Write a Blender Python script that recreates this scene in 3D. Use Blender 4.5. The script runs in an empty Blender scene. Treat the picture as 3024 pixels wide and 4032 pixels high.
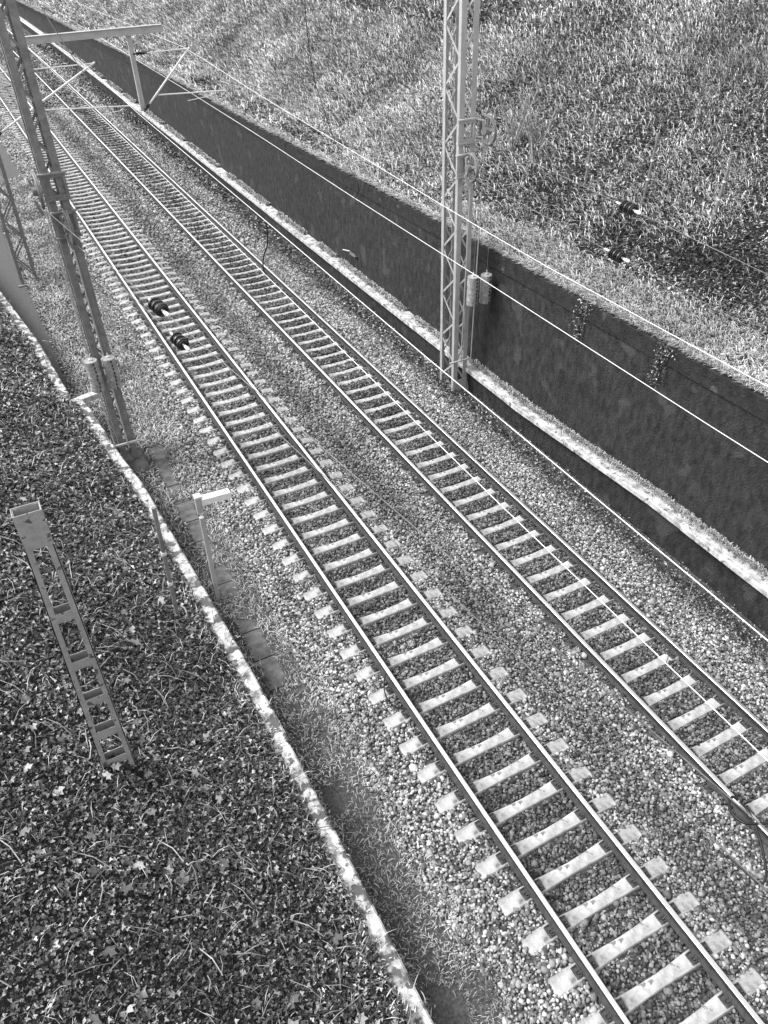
import bpy, math, random
import numpy as np
from mathutils import Vector, Matrix
random.seed(5); rng=np.random.default_rng(7)
col=bpy.context.scene.collection
K0,K1,K2=-.000106,-3.4e-7,1.631e-7
D=3.69; Z2=-.06
def xs(s):
    s=np.clip(s,-20,130); return -(K0*s**2/2+K1*s**3/6+K2*s**4/24)
def W(u,s,z): return Vector((u+float(xs(s)),s,z))
CAM=np.array([-5.08,-6.38,11.38])
F=3052.6
# camera axes rebuilt from pitch, roll and heading
PT,RO,TH=.680533,-.014936,.477581
def rot(v):
    c,s=math.cos(TH),math.sin(TH); return np.array([c*v[0]+s*v[1],-s*v[0]+c*v[1],v[2]])
fw=np.array([0,math.cos(PT),-math.sin(PT)]); up=np.array([0,math.sin(PT),math.cos(PT)]); ri=np.array([1.,0,0])
c_,s_=math.cos(RO),math.sin(RO)
RR=rot(c_*ri+s_*up); UU=rot(-s_*ri+c_*up); WW=rot(fw)
def vis(P,m=.12):
    Q=P-CAM; z=Q@WW; x=F*(Q@RR)/z; y=F*(Q@UU)/z
    return (z>1)&(abs(x)<1512*(1+2*m))&(abs(y)<2016*(1+2*m)), z
# ---------- materials ----------
def mat(name,lo,hi,scale=6,rough=.85,metal=0,bump=0,bscale=40,island=None,spots=None,attr=False,stretch=None,spec=.3):
    m=bpy.data.materials.new(name); m.use_nodes=True; nt=m.node_tree; N=nt.nodes; L=nt.links
    b=N['Principled BSDF']; b.inputs['Roughness'].default_value=rough; b.inputs['Metallic'].default_value=metal
    b.inputs['Specular IOR Level'].default_value=spec
    tc=N.new('ShaderNodeTexCoord'); mp=N.new('ShaderNodeMapping'); L.new(tc.outputs['Object'],mp.inputs[0])
    if stretch: mp.inputs['Scale'].default_value=stretch
    no=N.new('ShaderNodeTexNoise'); no.inputs['Scale'].default_value=scale; no.inputs['Detail'].default_value=8; no.inputs['Roughness'].default_value=.7
    L.new(mp.outputs[0],no.inputs['Vector'])
    cr=N.new('ShaderNodeValToRGB'); cr.color_ramp.elements[0].position=.35; cr.color_ramp.elements[1].position=.65
    cr.color_ramp.elements[0].color=(lo,lo,lo,1); cr.color_ramp.elements[1].color=(hi,hi,hi,1)
    L.new(no.outputs['Fac'],cr.inputs[0]); out=cr.outputs[0]
    def mix(a,bb,typ='MULTIPLY',fac=1.):
        x=N.new('ShaderNodeMixRGB'); x.blend_type=typ; x.inputs[0].default_value=fac
        L.new(a,x.inputs[1]); L.new(bb,x.inputs[2]); return x
    if island:
        g=N.new('ShaderNodeNewGeometry'); r=N.new('ShaderNodeValToRGB'); el=r.color_ramp.elements
        el[0].color=(island[0],)*3+(1,); el[1].color=(island[-1],)*3+(1,)
        for i in range(1,len(island)-1):
            e=el.new(i/(len(island)-1)); e.color=(island[i],)*3+(1,)
        L.new(g.outputs['Random Per Island'],r.inputs[0]); out=mix(out,r.outputs[0]).outputs[0]
    if spots:
        n2=N.new('ShaderNodeTexNoise'); n2.inputs['Scale'].default_value=spots[0]; n2.inputs['Detail'].default_value=6; L.new(tc.outputs['Object'],n2.inputs['Vector'])
        r2=N.new('ShaderNodeValToRGB'); r2.color_ramp.elements[0].position=spots[1]; r2.color_ramp.elements[1].position=spots[1]+.06
        x=N.new('ShaderNodeMixRGB'); L.new(n2.outputs['Fac'],r2.inputs[0]); L.new(r2.outputs[0],x.inputs[0]); L.new(out,x.inputs[1]); x.inputs[2].default_value=(spots[2],)*3+(1,); out=x.outputs[0]
    if attr:
        a=N.new('ShaderNodeAttribute'); a.attribute_name='tone'; out=mix(out,a.outputs['Color']).outputs[0]
    L.new(out,b.inputs['Base Color'])
    if bump:
        n3=N.new('ShaderNodeTexNoise'); n3.inputs['Scale'].default_value=bscale; n3.inputs['Detail'].default_value=6; L.new(tc.outputs['Object'],n3.inputs['Vector'])
        bp=N.new('ShaderNodeBump'); bp.inputs['Strength'].default_value=1; bp.inputs['Distance'].default_value=bump
        L.new(n3.outputs['Fac'],bp.inputs['Height']); L.new(bp.outputs[0],b.inputs['Normal'])
    return m
M=dict(
 stone=mat('ballast stone',.75,1,30,island=(.05,.1,.17,.25,.36,.55),attr=True),
 bed=mat('dirty ballast bed',.04,.13,25,bump=.02,bscale=30),
 soil=mat('dark soil',.008,.04,8,bump=.03,bscale=20),
 ivy=mat('ivy leaf',.85,1,20,rough=.5,island=(.006,.012,.025,.06,.14,.5),attr=True,spec=.5),
 leaf=mat('fallen maple leaf',.6,1,30,rough=.6,island=(.06,.15,.3,.55)),
 grass=mat('dry grass',.85,1,5,island=(.06,.2,.4,.62,.8),attr=True),
 twig=mat('dry twig',.5,1,20,island=(.06,.2,.45,.6)),
 sleeper=mat('sleeper concrete',.18,.5,3.5,bump=.003,bscale=90,spots=(9,.62,.16)),
 steel=mat('rusty rail side',.025,.06,12,rough=.7,bump=.001,bscale=120),
 head=mat('polished rail head',.85,.95,3,rough=.4,metal=1),
 clip=mat('dark rail fastening',.03,.1,30,rough=.6),
 moss=mat('mossy wall concrete',.012,.045,7,bump=.035,bscale=22,spots=(1.3,.6,.055),stretch=(1,1,.5)),
 lime=mat('streaked upper wall',.012,.035,5,bump=.03,bscale=25,spots=(3,.66,.08)),
 pale=mat('weathered pale concrete',.2,.72,4,bump=.006,bscale=50,spots=(6,.6,.12)),
 kerb=mat('mossy kerb concrete',.12,.8,4,bump=.01,bscale=40,spots=(5,.5,.1)),
 slab=mat('damp path slab',.06,.16,5,bump=.008,bscale=40),
 paint=mat('grey painted steel',.32,.42,3,rough=.55,spots=(11,.7,.2)),
 dpaint=mat('dark weathered steel',.13,.24,4,rough=.6,spots=(12,.66,.05)),
 rust=mat('flaking painted steel',.26,.4,5,rough=.7,spots=(10,.6,.1)),
 galv=mat('galvanised tube',.6,.75,6,rough=.4),
 wire=mat('copper wire with painted sheen',.7,.85,9,rough=.4),  # sky reflection on the wires is painted into this pale base colour
 black=mat('black cable rubber',.01,.02,9,rough=.4),
 thin=mat('thin grey cable',.12,.25,9,rough=.5),
 porc=mat('brown glazed insulator',.015,.03,9,rough=.2,spec=.6),
 weight=mat('cast concrete weight',.18,.42,7,bump=.004),
 post=mat('grey pipe post',.12,.22,5))
# ---------- mesh helpers ----------
class MB:
    def __init__(s): s.v=[];s.f=[];s.mi=[]
    def add(s,v,f,mi=0):
        o=len(s.v); s.v+=[tuple(x) for x in v]; s.f+=[tuple(i+o for i in q) for q in f]; s.mi+=[mi]*len(f); return s
    def box(s,c,d,R=None):
        c=Vector(c); P=[Vector((x*d[0]/2,y*d[1]/2,z*d[2]/2)) for x in(-1,1) for y in(-1,1) for z in(-1,1)]
        if R: P=[R@p for p in P]
        return s.add([c+p for p in P],[(0,1,3,2),(4,6,7,5),(0,4,5,1),(2,3,7,6),(0,2,6,4),(1,5,7,3)])
    def bar(s,a,b,w,t,n=(0,1,0)):
        a=Vector(a);b=Vector(b);d=(b-a);l=d.length;d.normalize();n=Vector(n);n=(n-d*n.dot(d)).normalized();x=d.cross(n)
        return s.box((a+b)/2,(w,t,l),Matrix((x,n,d)).transposed())
    def tube(s,P,r,n=8,rs=None):
        P=[Vector(p) for p in P];V=[];Fc=[]
        for i,p in enumerate(P):
            d=(P[min(i+1,len(P)-1)]-P[max(i-1,0)]).normalized();a=d.orthogonal() if i==0 else a-d*a.dot(d);a.normalize();b=d.cross(a)
            rr=rs[i] if rs else r
            V+=[p+(a*math.cos(k*2*math.pi/n)+b*math.sin(k*2*math.pi/n))*rr for k in range(n)]
        for i in range(len(P)-1):
            for k in range(n): Fc.append((i*n+k,i*n+(k+1)%n,(i+1)*n+(k+1)%n,(i+1)*n+k))
        Fc.append(tuple(range(n))[::-1]);Fc.append(tuple((len(P)-1)*n+k for k in range(n)))
        return s.add(V,Fc)
    def ring(s,c,ax,R,r,n=28,m=6):
        c=Vector(c);ax=Vector(ax).normalized();a=ax.orthogonal().normalized();b=ax.cross(a);V=[];Fc=[]
        for i in range(n):
            t=i*2*math.pi/n;e=a*math.cos(t)+b*math.sin(t)
            V+=[c+e*(R+r*math.cos(k*2*math.pi/m))+ax*r*math.sin(k*2*math.pi/m) for k in range(m)]
        for i in range(n):
            for k in range(m): Fc.append((i*m+k,((i+1)%n)*m+k,((i+1)%n)*m+(k+1)%m,i*m+(k+1)%m))
        return s.add(V,Fc)
    def build(s,name,m,parent=None,smooth=False):
        me=bpy.data.meshes.new(name); me.from_pydata(s.v,[],s.f)
        for x in (m if isinstance(m,(list,tuple)) else [m]): me.materials.append(M[x])
        if len(set(s.mi))>1: me.polygons.foreach_set('material_index',s.mi)
        if smooth: me.polygons.foreach_set('use_smooth',[True]*len(s.f))
        o=bpy.data.objects.new(name,me); col.objects.link(o); o.parent=parent; return o
def tag(o,label=None,cat=None,group=None,kind=None):
    for k,v in(('label',label),('category',cat),('group',group),('kind',kind)):
        if v:o[k]=v
    return o
def empty(name,label,cat,group=None,loc=(0,0,0)):
    o=bpy.data.objects.new(name,None); col.objects.link(o); o.location=loc; return tag(o,label,cat,group)
def mass(name,V,Ft,m,tone=None):   # V (N,k,3), Ft list of triangles
    n,k,_=V.shape; Ft=np.array(Ft); nf=len(Ft)
    me=bpy.data.meshes.new(name); me.vertices.add(n*k); me.vertices.foreach_set('co',V.reshape(-1).astype(np.float32))
    idx=(Ft[None]+np.arange(n)[:,None,None]*k).reshape(-1)
    me.loops.add(len(idx)); me.loops.foreach_set('vertex_index',idx.astype(np.int32))
    me.polygons.add(n*nf); me.polygons.foreach_set('loop_start',np.arange(0,len(idx),3,dtype=np.int32))
    me.update(calc_edges=True)
    if tone is not None:
        a=me.color_attributes.new('tone','FLOAT_COLOR','POINT'); c=np.ones((n*k,4),np.float32); c[:,:3]=np.repeat(tone,k)[:,None]; a.data.foreach_set('color',c.reshape(-1))
    me.materials.append(M[m]); o=bpy.data.objects.new(name,me); col.objects.link(o); return o
def rmat(n,tilt=math.pi):
    a=rng.uniform(0,2*np.pi,n); t=rng.uniform(-tilt,tilt,n); b=rng.uniform(0,2*np.pi,n)
    def rz(x):
        R=np.zeros((n,3,3));c,s=np.cos(x),np.sin(x);R[:,0,0]=c;R[:,0,1]=-s;R[:,1,0]=s;R[:,1,1]=c;R[:,2,2]=1;return R
    R=np.zeros((n,3,3));c,s=np.cos(t),np.sin(t);R[:,0,0]=1;R[:,1,1]=c;R[:,1,2]=-s;R[:,2,1]=s;R[:,2,2]=c
    return rz(a)@R@rz(b)
def snoise(u,s,f=1.,ph=0.):
    r=0
    for k,(a,b,c) in enumerate(((1,.7,0),(-.6,1.1,2),(1.7,-.9,4),(.4,2.1,1),(2.6,1.9,3),(-3.1,2.2,5))):
        r=r+np.sin(f*(a*u+b*s)+c+ph+1.3*np.sin(f*(b*u-a*s)*.6+ph))/(1+k*.35)
    return r/3.2
# ---------- terrain ----------
def zt(s): return np.interp(s,[-60,0,11,29,38,55,70,100,400],[3.9,3.87,3.7,3.3,3.18,2.84,2.37,1.8,1.8])
KS=[-60,-6,.2,3,5.45,9.3,10.8,13.77,14.2,18.2,22.9,40,400]; KU=[-3,-3,-3.01,-3.08,-3.19,-3.38,-3.58,-3.8,-4.12,-4.38,-4.94,-7,-7]
def ku(s): return np.interp(s,KS,KU)
def zR(u,s):
    z=zt(s)+.25*np.clip(u-7.1,0,1.7)+.68*np.clip(u-8.8,0,13)+.12*np.clip(u-21.8,0,300)
    return z+.1*snoise(u,s,1.1)*np.clip(u-7.2,0,1)
def zL(u,s):
    d=ku(s)-.28-u
    return .48+.75*np.clip(d,0,13)+.05*np.clip(d-13,0,300)+.06*snoise(u,s,1.7,2)*np.clip(d*2,0,1)
def zB(u,s):   # ballast and path level
    ub=[-60,-2.7,-2.1,-1.75,-1.35,-.8,-.7,.7,.8,1.4,1.85,2.4,2.75,2.95,4.4,4.6,5.1,5.7,6.2,60]
    zb=[-.36,-.36,-.32,-.24,-.2,-.2,-.235,-.235,-.19,-.2,-.22,-.22,-.19,-.24,-.24,-.16,-.17,-.28,-.45,-.5]
    return np.interp(u,ub,zb)
def sheet(name,us,ss,zf,m):
    us=np.array(us);ss=np.array(ss);b=MB()
    V=[(u+float(xs(s)) if abs(u)<60 else u,s,float(zf(u,s))) for s in ss for u in us];n=len(us)
    b.add(V,[(j*n+i,j*n+i+1,(j+1)*n+i+1,(j+1)*n+i) for j in range(len(ss)-1) for i in range(n-1)])
    o=b.build(name,m,smooth=True); return tag(o,kind='structure')
SS=list(np.arange(-60,-8,6))+list(np.arange(-8,40,.5))+list(np.arange(40,130,2))+list(np.arange(130,401,30))
sheet('ground',[-7.4,-4,-3,-2.7,-2.1,-1.75,-1.35,-.8,-.7,.7,.8,1.4,1.85,2.4,2.75,2.95,4.4,4.6,5.1,5.7,6.2,6.9],SS,lambda u,s:zB(u,s)-.035,'bed')
o=sheet('embankment',list(7.03+np.linspace(0,15,60)**1)+[26,40,80,300],SS,zR,'soil')
b=MB();us=[0,.15,.5]+list(np.arange(1,14,.4))+[16,30,60,300]
V=[(float(ku(s))-.28-d+float(xs(s)),s,float(zL(ku(s)-.28-d,s))) for s in SS for d in us];n=len(us)
b.add(V,[(j*n+i+1,j*n+i,(j+1)*n+i,(j+1)*n+i+1) for j in range(len(SS)-1) for i in range(n-1)])
tag(b.build('embankment','soil',smooth=True),kind='structure')
# path slabs
b=MB()
for k in range(60):
    s=-6+k*.8+.4
    if (s<12 or s>13) and s>3.2: b.box(W(-2.6+random.uniform(-.01,.01)-.02*max(0,s-12),s,-.39+random.uniform(-.008,.008)),(.4,.775,.06))
tag(b.build('path','slab'),kind='structure')
# ---------- ballast ----------
t=(1+5**.5)/2
IC=np.array([(-1,t,0),(1,t,0),(-1,-t,0),(1,-t,0),(0,-1,t),(0,1,t),(0,-1,-t),(0,1,-t),(t,0,-1),(t,0,1),(-t,0,-1),(-t,0,1)])/1.9
IF=[(0,11,5),(0,5,1),(0,1,7),(0,7,10),(0,10,11),(1,5,9),(5,11,4),(11,10,2),(10,7,6),(7,1,8),(3,9,4),(3,4,2),(3,2,6),(3,6,8),(3,8,9),(4,9,5),(2,4,11),(6,2,10),(8,6,7),(9,8,1)]
OC=np.array([(1,0,0),(-1,0,0),(0,1,0),(0,-1,0),(0,0,1),(0,0,-1)]);OF=[(0,2,4),(2,1,4),(1,3,4),(3,0,4),(2,0,5),(1,2,5),(3,1,5),(0,3,5)]
PH=.42
def stones(name,base,faces,n,s0,s1,size):
    u=rng.uniform(-2.35,6.3,n); s=rng.uniform(s0,s1,n); z=zB(u,s)
    edge=snoise(u,s,2.5)*.14
    keep=(u>-2.1+edge)&(u<6.0+edge*2)
    fr=abs((s-PH+.3)%.6-.3)
    for c in(0,D):
        x=abs(u-c); ins=(x<1.31)&(fr<.115)
        if c==D: ins&=~((u>c+.9)|(u<c-1.0-.15*snoise(s,s,3)))
        keep&=~ins; keep&=~(abs(x-.7525)<.07)
    u,s,z,fr=u[keep],s[keep],z[keep],fr[keep]
    P=np.stack([u+xs(s),s,z+rng.uniform(-.022,.014,len(u))],1); v,d=vis(P); P,u,s=P[v],u[v],s[v];n=len(P)
    sz=size*rng.lognormal(0,.28,n)
    B=base[None]*rng.uniform(.6,1.3,(n,len(base),1))*rng.uniform(.65,1.2,(n,1,3))
    V=np.einsum('nij,nkj->nki',rmat(n),B)*sz[:,None,None]; V[:,:,2]*=.8
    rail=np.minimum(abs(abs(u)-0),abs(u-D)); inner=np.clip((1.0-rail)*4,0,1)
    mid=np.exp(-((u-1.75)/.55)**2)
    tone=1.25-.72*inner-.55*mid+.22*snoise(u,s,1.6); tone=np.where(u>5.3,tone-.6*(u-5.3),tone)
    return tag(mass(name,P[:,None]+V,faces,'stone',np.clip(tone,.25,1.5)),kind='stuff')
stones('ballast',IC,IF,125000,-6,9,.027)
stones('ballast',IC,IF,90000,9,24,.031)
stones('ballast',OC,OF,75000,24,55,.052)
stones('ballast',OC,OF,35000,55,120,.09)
# ---------- rails ----------
prof=[(-.075,-.172),(-.075,-.16),(-.01,-.14),(-.009,-.05),(-.036,-.038),(-.036,-.008),(-.028,0),(.028,0),(.036,-.008),(.036,-.038),(.009,-.05),(.01,-.14),(.075,-.16),(.075,-.172)]
rl=['left rail of the left track','right rail of the left track','left rail of the right track','right rail of the right track']
for i,u0 in enumerate((-.7525,.7525,D-.7525,D+.7525)):
    z0=Z2 if i>1 else 0; b=MB();S=np.arange(-14,141,1.);n=len(prof)
    V=[W(u0+x,s,z+z0) for s in S for x,z in prof]
    for j in range(len(S)-1):
        for k in range(n):
            pass
    Fh=[];Fs=[]
    for j in range(len(S)-1):
        for k in range(n):
            q=(j*n+k,j*n+(k+1)%n,(j+1)*n+(k+1)%n,(j+1)*n+k);(Fh if k in(5,6,7,) else Fs).append(q)
    b.add(V,Fs+Fh); b.mi=[0]*len(Fs)+[1]*len(Fh)
    tag(b.build('rail',('steel','head')),'long steel rail with shiny head, '+rl[i],'rail','rails of the two tracks')
# ---------- sleepers ----------
b=MB();st=[(-1.3,.105,-.215),(-1.27,.12,-.198),(-1.0,.115,-.178),(-.6,.1,-.174),(-.35,.088,-.19),(0,.08,-.205),(.35,.088,-.19),(.6,.1,-.174),(1.0,.115,-.178),(1.27,.12,-.198),(1.3,.105,-.215)]
V=[];n=6
for x,h,z in st: V+=[(x,-h-.045,-.36),(x,-h-.012,z-.018),(x,-h,z),(x,h,z),(x,h+.012,z-.018),(x,h+.045,-.36)]
Fc=[(j*n+k,(j+1)*n+k,(j+1)*n+(k+1)%n,j*n+(k+1)%n) for j in range(len(st)-1) for k in range(n)]+[tuple(range(6)),tuple(range(60,66))[::-1]]
b.add(V,Fc); sl0=b.build('concrete_sleeper','sleeper',smooth=False); col.objects.unlink(sl0)
b=MB().box((0,0,-.165),(.11,.16,.022)); b.ring((0,-.03,-.14),(0,0,1),.04,.008,12,5); b.tube([(.04,.01,-.14),(.05,.07,-.135),(-.03,.075,-.135),(-.045,.01,-.14)],.009,6); b.tube([(0,-.03,-.16),(0,-.03,-.115)],.017,6)
cl0=b.build('rail_fastening','clip'); col.objects.unlink(cl0)
ON=['','first','second','third','fourth','fifth','sixth','seventh','eighth','ninth','tenth','eleventh','twelfth','thirteenth','fourteenth','fifteenth','sixteenth','seventeenth','eighteenth','nineteenth']
TN={20:'twent',30:'thirt',40:'fort',50:'fift',60:'sixt',70:'sevent',80:'eight',90:'ninet'}
def ordn(n):
    if n>=100: return 'hundred and '+ordn(n-100) if n>100 else 'hundredth'
    if n<20: return ON[n]
    t_=n//10*10; return TN[t_]+'ieth' if n==t_ else TN[t_]+'y-'+ON[n-t_]
for tr,(c,z0,nm,sa,sb) in enumerate(((0,0,'left',-5.6,80),(D,Z2,'right',-3.4,84))):
    i=0
    for k in range(-10,141):
        s=PH+.6*k
        if s<sa or s>sb: continue
        i+=1; o=sl0.copy(); col.objects.link(o); o.location=W(c,s,z0+random.uniform(-.006,.004)); o.rotation_euler.z=random.uniform(-.006,.006)
        tag(o,f'pale concrete sleeper of the {nm} track, {ordn(i)} counting up from the bottom edge','sleeper',f'sleepers of the {nm} track')
        if s<22:
            for g in(-.7525,.7525):
                for sd in(-1,1):
                    f=cl0.copy(); col.objects.link(f); f.parent=o; f.location=(g+sd*.125,0,0); f.scale.x=sd
# ---------- walls ----------
def strip(name,pts,S,m,parent=None,close=True):  # pts(s)->[(u,z)...]
    b=MB();V=[];n=None
    for s in S:
        q=pts(s);n=len(q);V+=[W(u,s,z) for u,z in q]
    r=range(n) if close else range(n-1)
    b.add(V,[(j*n+k,j*n+(k+1)%n,(j+1)*n+(k+1)%n,(j+1)*n+k) for j in range(len(S)-1) for k in r]+([tuple(range(n))[::-1],tuple((len(S)-1)*n+k for k in range(n))] if close else []))
    return b.build(name,m,parent)
def zl(s): return float(np.interp(s,[3,8],[.56,.3]))
rw=empty('retaining_wall','tall dark mossy retaining wall below the grassy slope','wall')
SW=np.arange(-10,130,1.)
def wp(s):
    top=float(zt(s)); zz=np.linspace(-.7,top-.38,9)
    return [(6.93+.012*(z)+.012*math.sin(3*z+s*1.7),z) for z in zz]+[(7.5,top-.38),(7.5,-.7)]
strip('wall_face',wp,SW,'moss',rw)
k=0
for s0 in np.arange(-10,130,7.):
    strip('coping',lambda s:[(6.935,float(zt(s))-.372),(6.945,float(zt(s))+.0),(7.0,float(zt(s))+.03),(7.25,float(zt(s))+.03),(7.25,float(zt(s))-.372)],np.arange(s0+.012,s0+6.999,.9965),'lime',rw)
lw=empty('trough_wall','low dark wall carrying a pale concrete cable trough beside the right track','low wall')
strip('wall_face',lambda s:[(6.6+.02*math.sin(s*.9),-.8),(6.6+.02*math.sin(s*1.3),zl(s)-.12),(6.9,zl(s)-.12),(6.9,-.8)],SW,'moss',lw)
for s0 in np.arange(-10,126,4.):
    j=random.uniform(-.012,.012)
    strip('trough_slab',lambda s:[(6.46+j,zl(s)-.115),(6.46+j,zl(s)-.01),(6.5+j,zl(s)),(6.53+j,zl(s)),(6.535+j,zl(s)-.03),(6.55+j,zl(s)-.03),(6.555+j,zl(s)+.012),(6.6+j,zl(s)+.012),(6.61+j,zl(s)-.005),(6.92,zl(s)-.005),(6.92,zl(s)-.115)],np.arange(s0+.01,s0+3.995,.9962),'pale',lw)
kw=empty('kerb_wall','low mossy concrete edge wall between leafy bank and left path','kerb')
for a,c in((-12,1.05),(1.06,13.85),(14.3,60)):
    dd=.03 if a<0 else 0
    strip('kerb_section',lambda s:[(ku(s)-dd,-.6),(ku(s)-dd,.47),(ku(s)-.03-dd,.5),(ku(s)-.28-dd,.5),(ku(s)-.36,-.6)],np.linspace(a,c,max(3,int((c-a)/.6))),'kerb',kw)
MB().bar(W(-4.15,13.9,.42),W(-3.3,14.15,.42),.22,.16,(0,0,1)).build('pit_beam','pale',kw)
# ---------- masts ----------
def mast(label,cu,cs,wu,ws,z0,z1,lean,leg,m,grp,nb,rivets=False,taper=0.):
    r=empty('lattice_mast',label,'mast',grp,W(cu,cs,z0)); o0=W(cu,cs,z0)
    def P(a,c_,z):
        f=1-taper*(z-z0)/(z1-z0); return Vector((a*wu/2*f+lean*(z-z0),c_*ws/2*f,z-z0))
    for a in(-1,1):
        for c in(-1,1):
            b=MB(); p,q=P(a,c,z0),P(a,c,z1)
            b.bar(p+Vector((-a*leg/2,0,0)),q+Vector((-a*leg/2,0,0)),leg,.014,(0,1,0))
            b.bar(p+Vector((-a*.007,-c*leg*.36-c*.008,0)),q+Vector((-a*.007,-c*leg*.36-c*.008,0)),.014,leg*.7,(0,1,0))
            if rivets:
                for z in np.arange(z0+.5,z1,1.1):
                    for dz in(0,.12,.3,.42):
                        c1=P(a,c,z+dz)+Vector((-a*leg*(.35+.3*(dz>.2)),c*.007,0)); b.tube([c1,c1+Vector((0,c*.014,0))],.016,6)
            b.build('leg',m,r)
    h=(z1-z0-.5)/nb
    for k in range(nb):
        za=z0+.35+k*h; zb=za+h; f=1 if k%2 else -1
        for c in(-1,1):
            MB().bar(P(-f*.8,c,za)-Vector((0,c*.018,0)),P(f*.8,c,zb)-Vector((0,c*.018,0)),.05,.01,(0,1,0)).build('brace',m,r)
            MB().bar(P(c,-f*.9,za)-Vector((c*.022,0,0)),P(c,f*.9,zb)-Vector((c*.022,0,0)),.05,.01,(1,0,0)).build('brace',m,r)
    return r,P
g='lattice masts of the overhead line'
def bracket(root,o0,u0,u1,s,z0_,z1_,wu,wz,m,wire=True):
    b=MB(); L=lambda u,s_,z: W(u,s_,z)-o0
    for z in(z0_,z1_): b.box(L((u0+u1)/2,s-.03,z),(u1-u0+.06,.09,.03)); b.box(L((u0+u1)/2,s-.015,z+(.05 if z==z0_ else -.05)),(u1-u0,.02,.07))
    for u in(u0+.03,u1-.03): b.box(L(u,s-.02,(z0_+z1_)/2),(.06,.03,z1_-z0_-.04))
    for z in(z0_+.12,z1_-.02): b.bar(L(u1 if wu>u0+.2 else u0,s-.03,z),L(wu-.08,s-.2,z),.05,.02,(0,0,1))
    b.bar(L(wu-.1,s-.2,z1_-.02),L(wu-.07,s-.22,wz),.05,.03); b.bar(L(wu-.1,s-.2,z0_+.1),L(wu-.02,s-.25,z0_-.2),.06,.03)
    fr=b.build('tensioning_bracket',m,root)
    b=MB(); c=L(wu,s-.25,wz); b.ring(c,(1,0,0),.31,.028); b.ring(c+Vector((.03,0,0)),(1,0,0),.335,.014,32,5); b.tube([c-Vector((.1,0,0)),c+Vector((.08,0,0))],.085,14)
    for k in range(5):
        a=k*2*math.pi/5+.3; b.bar(c,c+Vector((0,math.cos(a),math.sin(a)))*.3,.06,.025,(1,0,0))
    b.build('wheel','dpaint',fr)
def weights(label,u,s,z0_,z1_,ztop):
    r=empty('weight_stack',label,'counterweight','counterweights hanging beside the masts',W(u,s,z0_)); n=8; h=(z1_-z0_)/n
    for k in range(n):
        b=MB(); dx=random.uniform(-.01,.01); b.tube([(dx,0,k*h+.004),(dx,0,k*h+.012),(dx,0,(k+1)*h-.008),(dx,0,(k+1)*h)],.15,24,[.145,.152,.152,.145])
        b.build('weight_disc','weight',r)
        MB().box((dx+.03,-.15,k*h+h*.5),(.03,.02,h*.6)).build('slot','black',r.children[-1] if False else r)
    MB().tube([(0,0,0),(0,0,z1_-z0_+.12)],.014).box((0,0,z1_-z0_+.02),(.08,.05,.03)).build('rod','galv',r)
    MB().tube([(0,0,z1_-z0_+.1),(0,0,ztop-z0_)],.006,5).build('chain','thin',r)
b0=W(-3.27,11.6,-.6)
m1,P1=mast('dark riveted steel lattice mast with two pulley wheels, standing by the left kerb',-3.27,11.6,.42,.5,-.6,11.,-.013,.15,'dpaint',g,24,True)
MB().add([(-.3,-.95,-.1),(.45,-.95,-.1),(.45,.35,-.1),(-.3,.35,-.1),(-.3,-.95,.1),(.45,-.95,.1),(.45,.35,.1),(-.3,.35,.1),(-.2,-.35,.45),(.3,-.35,.45),(.3,.3,.45),(-.2,.3,.45)],[(0,1,5,4),(1,2,6,5),(2,3,7,6),(3,0,4,7),(4,5,9,8),(5,6,10,9),(6,7,11,10),(7,4,8,11),(8,9,10,11)]).build('foundation','slab',m1)
bracket(m1,b0,-3.62,-3.12,11.33,6.42,6.93,-3.73,6.7,'dpaint'); bracket(m1,b0,-3.58,-3.1,11.33,5.65,6.17,-3.33,5.9,'dpaint')
b=MB().box(W(-3.32,11.2,.44)-b0,(.72,.05,.05))
for u in(-3.6,-3.28): b.tube([W(u-.08,11.1,6.3)-b0,W(u,11.1,.35)-b0],.018)
b.build('guide_rods','paint',m1)
weights('pale round weight stack at the left mast, left of the pair',-3.63,10.95,2.2,2.98,6.5)
weights('pale round weight stack at the left mast, right of the pair',-3.24,10.95,2.18,2.95,5.7)
m2,P2=mast('plain grey lattice mast at the left edge, beyond the riveted one',-3.82,25.6,.62,.5,-.45,8.3,0,.1,'dpaint',g,12)
MB().box((0,-.32,.06),(.9,.14,.08)).box((0,0,-.1),(1,.9,.24)).build('base_plate','dpaint',m2)
bC=W(6.31,10.98,-.5)
mC,PC=mast('light grey painted lattice mast before the mossy retaining wall',6.31,10.98,.46,.75,-.5,11.,-.028,.14,'paint',g,17)
b=MB().box((0,-.39,.2),(.44,.012,.5)).box((0,0,.0),(.62,.9,.03))
for a in(-.24,.24):
    for c in(-.4,.4): b.add([(a,c,0),(a+math.copysign(.09,a),c,0),(a,c,.38)],[(0,1,2)]).add([(a,c,0),(a,c+math.copysign(.09,c),0),(a,c,.38)],[(0,1,2)]); b.tube([(a*1.15,c*1.1,.01),(a*1.15,c*1.1,.07)],.022,6)
b.build('base_plate','paint',mC)
bracket(mC,bC,5.82,6.3,10.57,6.5,7.02,6.5,6.76,'paint'); bracket(mC,bC,5.82,6.28,10.57,5.72,6.24,6.06,5.98,'paint')
b=MB().box(W(6.2,10.48,.64)-bC,(.7,.05,.04))
for a,c in(((6.47,6.3),(6.5,.6)),((6.12,5.5),(6.17,.6))): b.tube([W(a[0],10.35,a[1])-bC,W(c[0],10.4,c[1])-bC],.016)
b.build('guide_rods','paint',mC)
weights('grey round weight stack at the right mast, nearest the mast legs',6.28,10.2,2.45,3.25,5.7)
weights('grey round weight stack at the right mast, hanging against the mossy wall',6.7,10.2,2.43,3.22,6.5)
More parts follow.
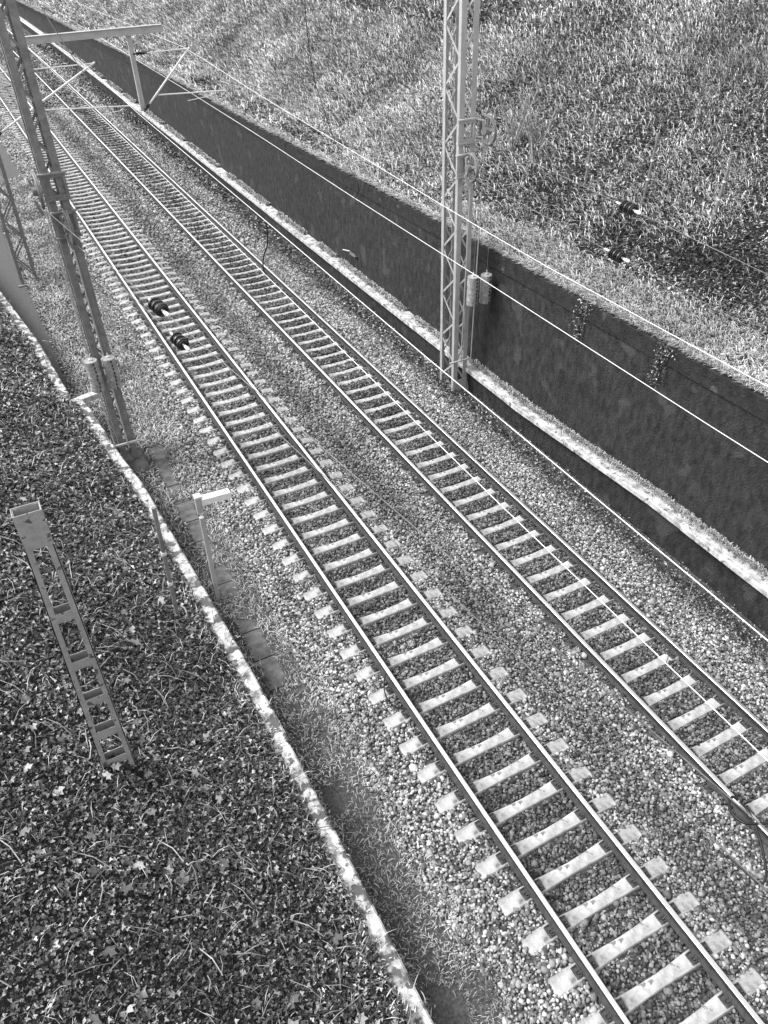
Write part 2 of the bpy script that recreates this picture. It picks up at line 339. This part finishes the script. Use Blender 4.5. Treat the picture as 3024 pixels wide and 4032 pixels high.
# ---------- cross beam and cantilevers ----------
S0=25.8
cb=empty('cross_beam','grey steel cross beam reaching over the left track with a hanging post','beam',None,W(-4.1,S0,7.5))
o=W(-4.1,S0,7.5)
MB().bar(W(-4.1,S0,7.42)-o,W(2.95,S0,7.5)-o,.12,.22,(0,0,1)).bar(W(-4.1,S0,7.54)-o,W(2.95,S0,7.62)-o,.2,.02,(0,0,1)).build('beam','paint',cb)
MB().bar(W(1.73,S0,7.4)-o,W(1.76,S0,5.0)-o,.16,.14).box(W(1.73,S0-.02,7.38)-o,(.3,.26,.03)).box(W(1.76,S0,5)-o,(.22,.2,.03)).build('drop_post','paint',cb)
def cant(label,u0,u1,zb,ut,zt_,st0,st1):
    r=empty('cantilever_arm',label,'cantilever','cantilever arms over the tracks',W(u0,S0-.12,zb)); o=W(u0,S0-.12,zb); L=lambda u,z:W(u,S0-.12,z)-o
    MB().tube([L(ut,zt_),L(u1,zt_+.02)],.022).build('top_tube','galv',r)
    MB().tube([L(u0+.25,zb+.2),L(u1+.06,zt_+.05)],.036).build('diagonal_tube','galv',r)
    MB().tube([L(st0[0],st0[1]),L(st1[0],st1[1])],.024).build('steady_arm','galv',r)
    MB().tube([L(u1-.3,st1[1]-.2),L(u1+.6,st1[1]-.12),L(u1+.75,st1[1]-.02)],.012).build('registration_tube','galv',r)
    for a,c in((L(u0,zb-.05),L(u0+.28,zb+.24)),(L(u0,zt_),L(ut+.04,zt_))):
        b=MB().tube([a,c],.03)
        for k in range(7): p=a.lerp(c,.25+k*.09); b.tube([p-(c-a)*.03,p+(c-a)*.03],.06,12,[.065,.03])
        b.build('insulator','porc',r)
cant('white cantilever arm held by the hanging post over the right track',1.76,3.74,5.0,2.2,6.81,(2.4,5.45),(4.98,5.35))
cant('white cantilever arm over the left track, crossing behind the riveted mast',-3.5,.32,4.65,-3.0,6.62,(-2.9,5.45),(1.31,5.2))
# ---------- wires ----------
def wire(name,pts,r,m,label,cat,grp=None,drops=None,n=6,smoothn=0):
    P=[W(*p) for p in pts]
    if smoothn:
        Q=[]
        for i in range(len(P)-1):
            p0,p1,p2,p3=P[max(i-1,0)],P[i],P[i+1],P[min(i+2,len(P)-1)]
            for k in range(smoothn):
                x=k/smoothn; Q.append(.5*((2*p1)+(p2-p0)*x+(2*p0-5*p1+4*p2-p3)*x*x+(3*p1-p0-3*p2+p3)*x**3))
        P=Q+[P[-1]]
    o=MB().tube(P,r,n).build(name,m,smooth=True); return tag(o,label,cat,grp)
def line(u,SZ): return [(u,s,float(np.interp(s,*SZ))) for s in np.arange(-12,121,2.)]
C1=([-12,0,11,25.8,120],[4.92,4.95,5.12,5.18,5.2]);C2=([-12,0,6,12,19,26,120],[5.05,5.08,5.15,5.2,5.3,5.34,5.3])
H1=([-12,1.8,9,18,25.8,45,70,120],[6.12,6.2,6.31,6.42,6.66,6.3,6.6,6.5]);H2=([-12,4.7,10.5,18,25.8,45,70,120],[6.1,6.08,6.26,6.5,6.84,6.5,6.8,6.6])
gw='overhead line wires'
for nm,u,c,lb in(('contact_wire',0,C1,'straight bright contact wire hanging low over the left track'),('messenger_wire',0,H1,'bright carrying wire of the left track, seen along the trough wall foot'),('contact_wire',D,C2,'bright contact wire of the right track, crossing the mossy wall'),('messenger_wire',D,H2,'bright carrying wire of the right track, crossing the grassy slope')):
    wire(nm,line(u,c),.0065,'wire',lb,'wire',gw)
for u,H,C,L_,t_ in((0,H1,C1,(-3,2.1,6,14.2,20,30,36,42),'left'),(D,H2,C2,(-2.5,3,7.5,16,21,31,37,43),'right')):
    for i,s in enumerate(L_):
        a,c=float(np.interp(s,*H)),float(np.interp(s,*C))
        wire('dropper',[(u,s,a),(u,s,c)],.004,'thin',f'thin vertical dropper wire over the {t_} track, {ordn(i+1)} from the near end','dropper','droppers')
def tens(z,a,bb,ins,end,lbl,insl,z2):
    wire('tension_wire',[a,bb],.006,'thin',lbl,'wire','tensioned wires')
    A=W(*a);B=W(*bb);d=(B-A).normalized(); p=A+d*ins
    r=empty('string_insulator',insl,'insulator','three-disc insulators on the tensioned wires',p)
    for k in range(3):
        c=d*(k*.13)
        MB().tube([c,c+d*.02,c+d*.035,c+d*.06,c+d*.075,c+d*.12],.1,20,[.03,.095,.11,.105,.045,.03]).ring(c+d*.075,d,.07,.012,20,5).build('disc','porc',r)
    MB().tube([d*.36,d*.5,d*.56],.03,8,[.02,.035,.015]).build('end_fitting','galv',r); MB().tube([d*-.2,d*-.03],.022).build('end_fitting','galv',r)
tens(0,(-3.73,11.0,6.4),(-1.62,-6,6.6),5.9,0,'thin tension wire from the upper pulley of the riveted mast','dark three-disc insulator over the left track, the farther one',0)
tens(0,(-3.3,11.0,5.6),(-1.25,-6,5.5),5.3,0,'thin tension wire from the lower pulley of the riveted mast','dark three-disc insulator over the left track, the nearer one',0)
tens(0,(6.5,10.2,6.55),(5.1,-1,6.75),5.5,0,'thin tension wire from the upper pulley of the light grey mast','dark three-disc insulator before the fence posts',0)
tens(0,(6.06,10.2,5.8),(5.05,-.5,5.95),5.7,0,'thin tension wire from the lower pulley of the light grey mast','dark three-disc insulator above ivy, the lower one at right',0)
wire('jumper_cable',[(-1.75,22.3,9.8),(-1.61,21,8.98),(-1.43,19.7,8.25),(-1.31,18.44,7.75),(-1.15,17.2,7.2),(-1.0,15.88,6.8),(-.75,14.5,6.35),(-.5,13.5,5.95),(-.3,12.5,5.75),(-.04,11.61,5.7),(.04,10.76,5.79),(.08,9.9,5.97),(.02,9.05,6.25)],.014,'black','black sagging cable coming down from the top left corner','cable',smoothn=5)
wire('jumper_cable',[(.02,8.3,6.27),(.03,8.4,5.81),(-.03,8.5,5.58),(-.05,8.6,5.31),(0,8.65,5.1)],.013,'black','short black cable dropping between the two left wires','cable',smoothn=4)
wire('jumper_cable',[(D,14.4,10),(D,14.37,9.22),(D,14.34,8.53),(D,14.1,7.62),(D,13.58,6.96),(D,12.97,6.3),(D,12.5,6.02),(D,11.85,5.71),(D,11.7,5.44),(D,11.93,5.21)],.011,'black','thin black cable hanging from the top edge before the slope','cable',smoothn=4)
def pz(px,py,z):
    d=(px-1512)/F*RR-(py-2016)/F*UU+WW; t_=(z-CAM[2])/d[2]; P=CAM+d*t_; return (P[0],P[1],z)
zc=5.5
loop=[pz(x,y,zc+.02*i) for i,(x,y) in enumerate(((2905,3150),(2885,3138),(2870,3160),(2880,3200),(2925,3238),(2975,3243),(3030,3240)))]
wire('cable_loop',loop,.012,'black','black cable curled in a small loop over the near right rail','cable',smoothn=6)
loop2=[pz(x,y,zc-.02*i) for i,(x,y) in enumerate(((2912,3155),(2950,3200),(2980,3270),(3005,3360),(3016,3440),(3005,3475),(2975,3470),(2920,3420),(2865,3370)))]
wire('cable_loop',loop2,.011,'black','long black cable bow hanging at the right edge above the ballast','cable',smoothn=6)
# ---------- small things ----------
sp=empty('short_steel_post','short flaking grey steel post with window openings on the leafy bank','post',None,W(-5.54,.7,1.95)); H=4.58
def sx(z): return .2-.07*z/H
for a in(-1,1):
    b=MB()
    b.bar((a*(sx(0)-.03),-.07,0),(a*(sx(H)-.03)+.07,-.07,H),.07,.01); b.bar((a*(sx(0)-.0),0,0),(a*sx(H)+.07,0,H),.01,.15); b.bar((a*(sx(0)-.03),.07,0),(a*(sx(H)-.03)+.07,.07,H),.05,.01)
    b.build('channel','rust',sp)
for k,z in enumerate((.35,.95,1.6,2.3,3.1)):
    for y in(-.066,.066): MB().box((.07*z/H,y,z),(2*sx(z)-.08,.008,.14)).build('batten','rust',sp)
b=MB()
for y in(-.077,.077): b.box((.068,y,H-.22),(2*sx(H)+.02,.008,.46))
for a in(-1,1): b.box((a*(sx(H)+.008)+.068,0,H-.05),(.008,.15,.12))
for x in(-.08,.08):
    for z in(.08,.2): b.tube([(.068+x,-.08,H-z),(.068+x,-.092,H-z)],.014,8)
b.build('head_plate','rust',sp)
mp=empty('marker_post','square grey marker post with cap coloured sunlit white and white arm beside the path','marker post',None,W(-2.87,5.6,-.42))
MB().box((0,0,1.15),(.085,.085,2.3)).build('post','paint',mp)
MB().box((0,0,2.62),(.12,.12,.35)).build('sleeve','paint',mp); MB().box((0,0,2.815),(.13,.13,.04)).build('cap','wire',mp)  # cap takes the pale colour to paint in the sunlit top
MB().bar((.05,-.02,2.7),(.62,.0,2.66),.16,.14,(0,0,1)).build('arm','wire',mp)
def pole(name,label,cat,a,c,r,m,grp=None):
    r0=empty(name,label,cat,grp,W(*a)); d=W(*c)-W(*a)
    MB().tube([(0,0,-.1),d],r,10).build('pole',m,r0)
    for f in(.35,.62): MB().tube([d*f-d*.012,d*f+d*.012],r*1.3,10).build('clamp','galv',r0)
gp='pipe posts on the slope'
pole('fence_post','grey pipe fence post on the slope, leftmost of three','post',(9.91,10.47,4.85),(9.95,10.47,6.72),.034,'post',gp)
pole('fence_post','grey pipe fence post on the slope, middle of three','post',(10.11,8.46,5.02),(10.15,8.4,6.67),.034,'post',gp)
pole('fence_post','grey pipe fence post on the slope, rightmost of three','post',(10.25,6.31,5.15),(10.3,6.25,6.61),.034,'post',gp)
pole('iron_rod','thin dark iron rod left of the three pipe posts','rod',(10.09,11.78,4.95),(10.09,11.78,6.0),.012,'clip')
pole('stake','dark leaning iron stake behind the left kerb','stake',(-3.91,4.28,.8),(-3.85,4.28,3.42),.04,'dpaint')
pole('pipe_rail','grey pipe lying out of the grass behind the light mast','pipe',(7.85,15.4,3.95),(8.6,14.9,4.25),.04,'post')
wb=empty('wall_bracket','small rusty bracket sticking out of the mossy wall','bracket',None,W(6.93,18.9,.85))
MB().box((-.05,0,0),(.1,.45,.02)).box((-.09,0,.05),(.015,.45,.1)).build('plate','dpaint',wb); MB().tube([(-.1,.2,.1),(-.25,.45,.1)],.02).build('hook','galv',wb)
wire('bond_cable',[(-.8,1.9,-.03),(-.95,1.7,.02),(-1.05,1.45,-.02),(-1.0,1.25,-.12),(-.82,1.1,-.15)],.013,'black','short black bond cable curling beside the left rail','cable',smoothn=4)
# dry shrubs on the slope
for i,(u,s) in enumerate(((10.05,13.0),(10.2,14.3))):
    z=float(zR(u,s)); r=empty('dry_shrub',('dry leafless shrub on the slope, right one of two','dry leafless shrub on the slope, left one by the pulley')[i],'shrub','dry shrubs',W(u,s,z))
    b=MB();tw=MB()
    for k in range(14):
        a=random.uniform(0,6.28);l=random.uniform(1.,2.);e=Vector((math.cos(a)*.35*l,math.sin(a)*.35*l,l)); b.tube([(0,0,-.05),e*.5+Vector((.05,0,.05)),e],.01,4,[.016,.01,.004])
        for q in range(7):
            p=e*random.uniform(.4,1); tw.tube([p,p+Vector((random.uniform(-.3,.3),random.uniform(-.3,.3),random.uniform(.05,.4)))],.004,3)
    b.build('stem','twig',r); tw.build('twigs','twig',r)['kind']='stuff'
# ---------- vegetation ----------
IV=np.array([(0,0,0),(.45,-.1,.12),(1,.25,.0),(.45,.42,.12),(0,1.15,-.08),(-.45,.42,.12),(-1,.25,0),(-.45,-.1,.12)])*.5
IVF=[(0,1,3),(1,2,3),(0,3,4),(0,4,5),(0,5,7),(5,6,7)]
ML=[(0,0,0)]
for k in range(11):
    a=math.radians(-60+k*30); r=1. if k%2==0 else .62
    if k in(0,10): r=.6
    ML.append((math.cos(a)*r,math.sin(a)*r,.12*(k%2)-.1*r*r))
ML=np.array(ML)*.55; MLF=[(0,i,i+1) for i in range(1,11)]
def sample(n,u0,u1,s0,s1,zf,rel=None,pw=1.7,dref=11):
    u=rng.uniform(u0,u1,n); s=s0+(s1-s0)*rng.uniform(0,1,n)**1.5
    if rel is not None: u=ku(s)+u
    P=np.stack([u+xs(s),s,zf(u,s)],1); v,d=vis(P)
    w=np.minimum(1,(dref/np.maximum(d,1))**pw*((s-s0+.5)/(s1-s0))**.33*1.6)
    k=v&(rng.uniform(0,1,n)<w); return P[k],u[k],s[k],d[k]
def leaves(name,P,size,base,faces,m,tone,tilt,up_=.03,slope=0.):
    n=len(P); V=np.einsum('nij,nkj->nki',rmat(n,tilt),base[None]*rng.uniform(.75,1.25,(n,1,3)))*size[:,None,None]
    V[:,:,2]+=V[:,:,0]*slope
    Q=P.copy(); Q[:,2]+=rng.uniform(0,up_,n)
    return tag(mass(name,Q[:,None]+V,faces,m,tone),kind='stuff')
# left bank
P,u,s,d=sample(420000,-8,-.25,-7,40,zL,rel=1,dref=14)
tn=np.clip(1.1+.5*snoise(u,s,1.3,1),.4,1.8)
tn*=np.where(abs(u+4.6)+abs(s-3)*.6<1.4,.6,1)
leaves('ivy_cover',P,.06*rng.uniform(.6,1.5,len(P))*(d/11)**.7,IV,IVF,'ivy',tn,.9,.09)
P,u,s,d=sample(9000,-8,-.2,-7,30,zL,rel=1)
k=rng.uniform(0,1,len(P))<.2; P,d=P[k],d[k]
P[:,2]+=.05; leaves('fallen_leaves',P,.15*rng.uniform(.4,1.3,len(P)),ML,MLF,'leaf',None,1.0,.06)
def blades(name,P,L,w,tone,lean=.9,bias=(0,0)):
    n=len(P); a=rng.uniform(0,2*np.pi,n); l=L*rng.uniform(.5,1.3,n); q=rng.uniform(.3,lean,n)*l
    dx=np.cos(a)*q+bias[0]*l; dy=np.sin(a)*q+bias[1]*l; px,py=-np.sin(a)*w,np.cos(a)*w; z=np.zeros(n)
    V=np.stack([np.stack([-px,-py,z],1),np.stack([px,py,z],1),np.stack([dx*.5+px,dy*.5+py,l*.6],1),np.stack([dx*.5-px,dy*.5-py,l*.6],1),np.stack([dx,dy,l*.62],1)],1)
    return tag(mass(name,P[:,None]+V,[(0,1,2),(0,2,3),(3,2,4)],'grass',tone),kind='stuff')
P,u,s,d=sample(9000,-8,-.1,-7,24,zL,rel=1)
blades('dry_stalks',P,.22*(d/11)**.5,.0035*(d/10),np.full(len(P),.8),1.5)
k=(abs(u-ku(s)+.35)<.3); blades('kerb_grass',np.repeat(P[k],5,0)+rng.normal(0,.08,(k.sum()*5,3))*[1,1,.2],.1,.006,np.full(k.sum()*5,1.1),1.2)
# twigs
n=900;u=rng.uniform(-8,-3.4,n);s=rng.uniform(-6,9,n);z=zL(u,s)+.07;a=rng.uniform(0,6.28,n)
b=MB()
for i in range(n):
    l=random.uniform(.1,.45);dx,dy=math.cos(a[i])*l,math.sin(a[i])*l;x=u[i];y=s[i]
    b.tube([(x,y,z[i]),(x+dx*.5+.03,y+dy*.5,float(zL(x+dx*.5,y+dy*.5))+.11),(x+dx,y+dy,float(zL(x+dx,y+dy))+.08)],random.choice((.003,.004,.007)),3)
tag(b.build('fallen_twigs','twig'),kind='stuff')
# grass between path, kerb and ballast
n=60000;u=rng.uniform(-3.9,-1.8,n);s=-6+46*rng.uniform(0,1,n)**1.3
k=(u>ku(s)+.03)&((abs(u+2.2)<.22+.1*snoise(u,s,3))|(u<-2.83)|((s<3.5)&(snoise(u,s,2.2,4)>-.2))|(snoise(u,s,2.2,4)>.45)|(s>12));u,s=u[k],s[k]
P=np.stack([u+xs(s),s,zB(u,s)+.0],1);v,d=vis(P)
blades('path_grass',P[v],.09*(d[v]/14)**.6,.005*(d[v]/11),np.clip(.75+.4*snoise(u[v],s[v],2),.3,1.2),1.4)
n=30000;u=rng.uniform(-4,-2.75,n);s=-6+46*rng.uniform(0,1,n)**1.3;k=(u>ku(s)+.02)&(snoise(u,s,2,3)>-.3);P=np.stack([u+xs(s),s,zB(u,s)],1)[k];v,d=vis(P)
leaves('path_litter',P[v],.05*(d[v]/13),IV,IVF,'ivy',np.full(v.sum(),1.3),.8,.04)
# weeds at wall foot and on the ledge
n=30000;s=-4+90*rng.uniform(0,1,n)**1.8;u=6.1+rng.normal(0,.25,n);k=(u<6.58);P=np.stack([u+xs(s),s,zB(u,s)],1)[k];v,d=vis(P)
leaves('wall_foot_weeds',P[v],.05*(d[v]/15),IV,IVF,'ivy',np.full(v.sum(),1.2),1.2,.1)
n=26000;s=-3+90*rng.uniform(0,1,n)**1.6;u=6.9-abs(rng.normal(0,.09,n));k=snoise(s,s*0,1.1)>-.35;P=np.stack([u+xs(s),s,np.interp(s,[3,8],[.56,.3])],1)[k];v,d=vis(P)
blades('ledge_grass',P[v],.11*(d[v]/17)**.6,.006*(d[v]/15),np.full(v.sum(),.8),1.2,(-.3,0))
# right slope
P,u,s,d=sample(1500000,7.02,23,-4,120,zR,pw=1.6,dref=22)
# broad grass and ivy zones
g=.35*snoise(u,s,.45,1)+.25*snoise(u,s,1.5)
iv=np.clip(.5+g+.25*np.clip((16-s)/6,-1.5,1)*np.where((u>8.3)&(u<13.5),1,-.7)-.5*((u<8.2)&(s<14)),0,1)
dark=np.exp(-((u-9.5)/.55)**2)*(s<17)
isiv=rng.uniform(0,1,len(u))<iv*.95
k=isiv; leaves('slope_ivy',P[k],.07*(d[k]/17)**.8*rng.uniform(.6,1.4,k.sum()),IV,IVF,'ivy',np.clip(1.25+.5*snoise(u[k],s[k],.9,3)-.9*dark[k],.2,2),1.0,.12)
k=~isiv; k2=k&(rng.uniform(0,1,len(u))<.85)
blades('slope_grass',P[k2],.24*(d[k2]/24)**.6,.009*(d[k2]/20),np.clip(1.0+.45*snoise(u[k2],s[k2],.7,2),.35,1.5),1.3,(-.35,.15))
print('counts',len(P),isiv.sum())
n=30000;s=-3+110*rng.uniform(0,1,n)**1.6;P=np.stack([7.08+rng.uniform(-.04,.2,n)+xs(s),s,zt(s)+.03],1);v,d=vis(P)
blades('overhanging_grass',P[v],.2*(d[v]/22)**.5,.008*(d[v]/18),np.full(v.sum(),.95),1.3,(-.55,0))
for i,s0 in enumerate((6.5,3.9)):
    n=450;h=rng.uniform(0,1,n)**1.3*1.0;P=np.stack([6.92-rng.uniform(0,.06,n),s0+rng.normal(0,.12,n)+h*.15,float(zt(s0))+.05-h],1)
    o=leaves('hanging_ivy',P,.05*rng.uniform(.7,1.3,n),IV,IVF,'ivy',np.full(n,1.6),1.5,.01); del o['kind']
    tag(o,('ivy strand hanging over the wall top, farther one','ivy strand hanging over the wall top, nearer one')[i],'ivy','ivy on the wall')
# ---------- camera, light ----------
cd=bpy.data.cameras.new('Camera'); cam=bpy.data.objects.new('Camera',cd); col.objects.link(cam)
cam.matrix_world=Matrix(((RR[0],UU[0],-WW[0],CAM[0]),(RR[1],UU[1],-WW[1],CAM[1]),(RR[2],UU[2],-WW[2],CAM[2]),(0,0,0,1)))
cd.sensor_fit='VERTICAL'; cd.sensor_height=36; cd.sensor_width=27; cd.lens=F/4032*36; cd.clip_end=2000; cd.clip_start=.1
sc=bpy.context.scene; sc.camera=cam
w=bpy.data.worlds.new('World'); sc.world=w; w.use_nodes=True; nt=w.node_tree; bg=nt.nodes['Background']
sky=nt.nodes.new('ShaderNodeTexSky'); sky.sky_type='NISHITA'; sky.sun_disc=False
sd=Vector((-.55,.3,.78)).normalized(); sky.sun_elevation=math.asin(sd.z); sky.sun_rotation=math.atan2(sd.x,sd.y)
bw=nt.nodes.new('ShaderNodeRGBToBW'); nt.links.new(sky.outputs[0],bw.inputs[0]); nt.links.new(bw.outputs[0],bg.inputs[0]); bg.inputs[1].default_value=.15
sl=bpy.data.lights.new('Sun','SUN'); sl.energy=1.1; sl.angle=math.radians(30); so=bpy.data.objects.new('Sun',sl); col.objects.link(so); so.rotation_euler=sd.to_track_quat('Z','Y').to_euler()
sc.view_settings.view_transform='Standard'; sc.view_settings.look='None'; sc.view_settings.exposure=1.9; sc.view_settings.gamma=1
sc.cycles.max_bounces=4; sc.cycles.use_denoising=False if False else True
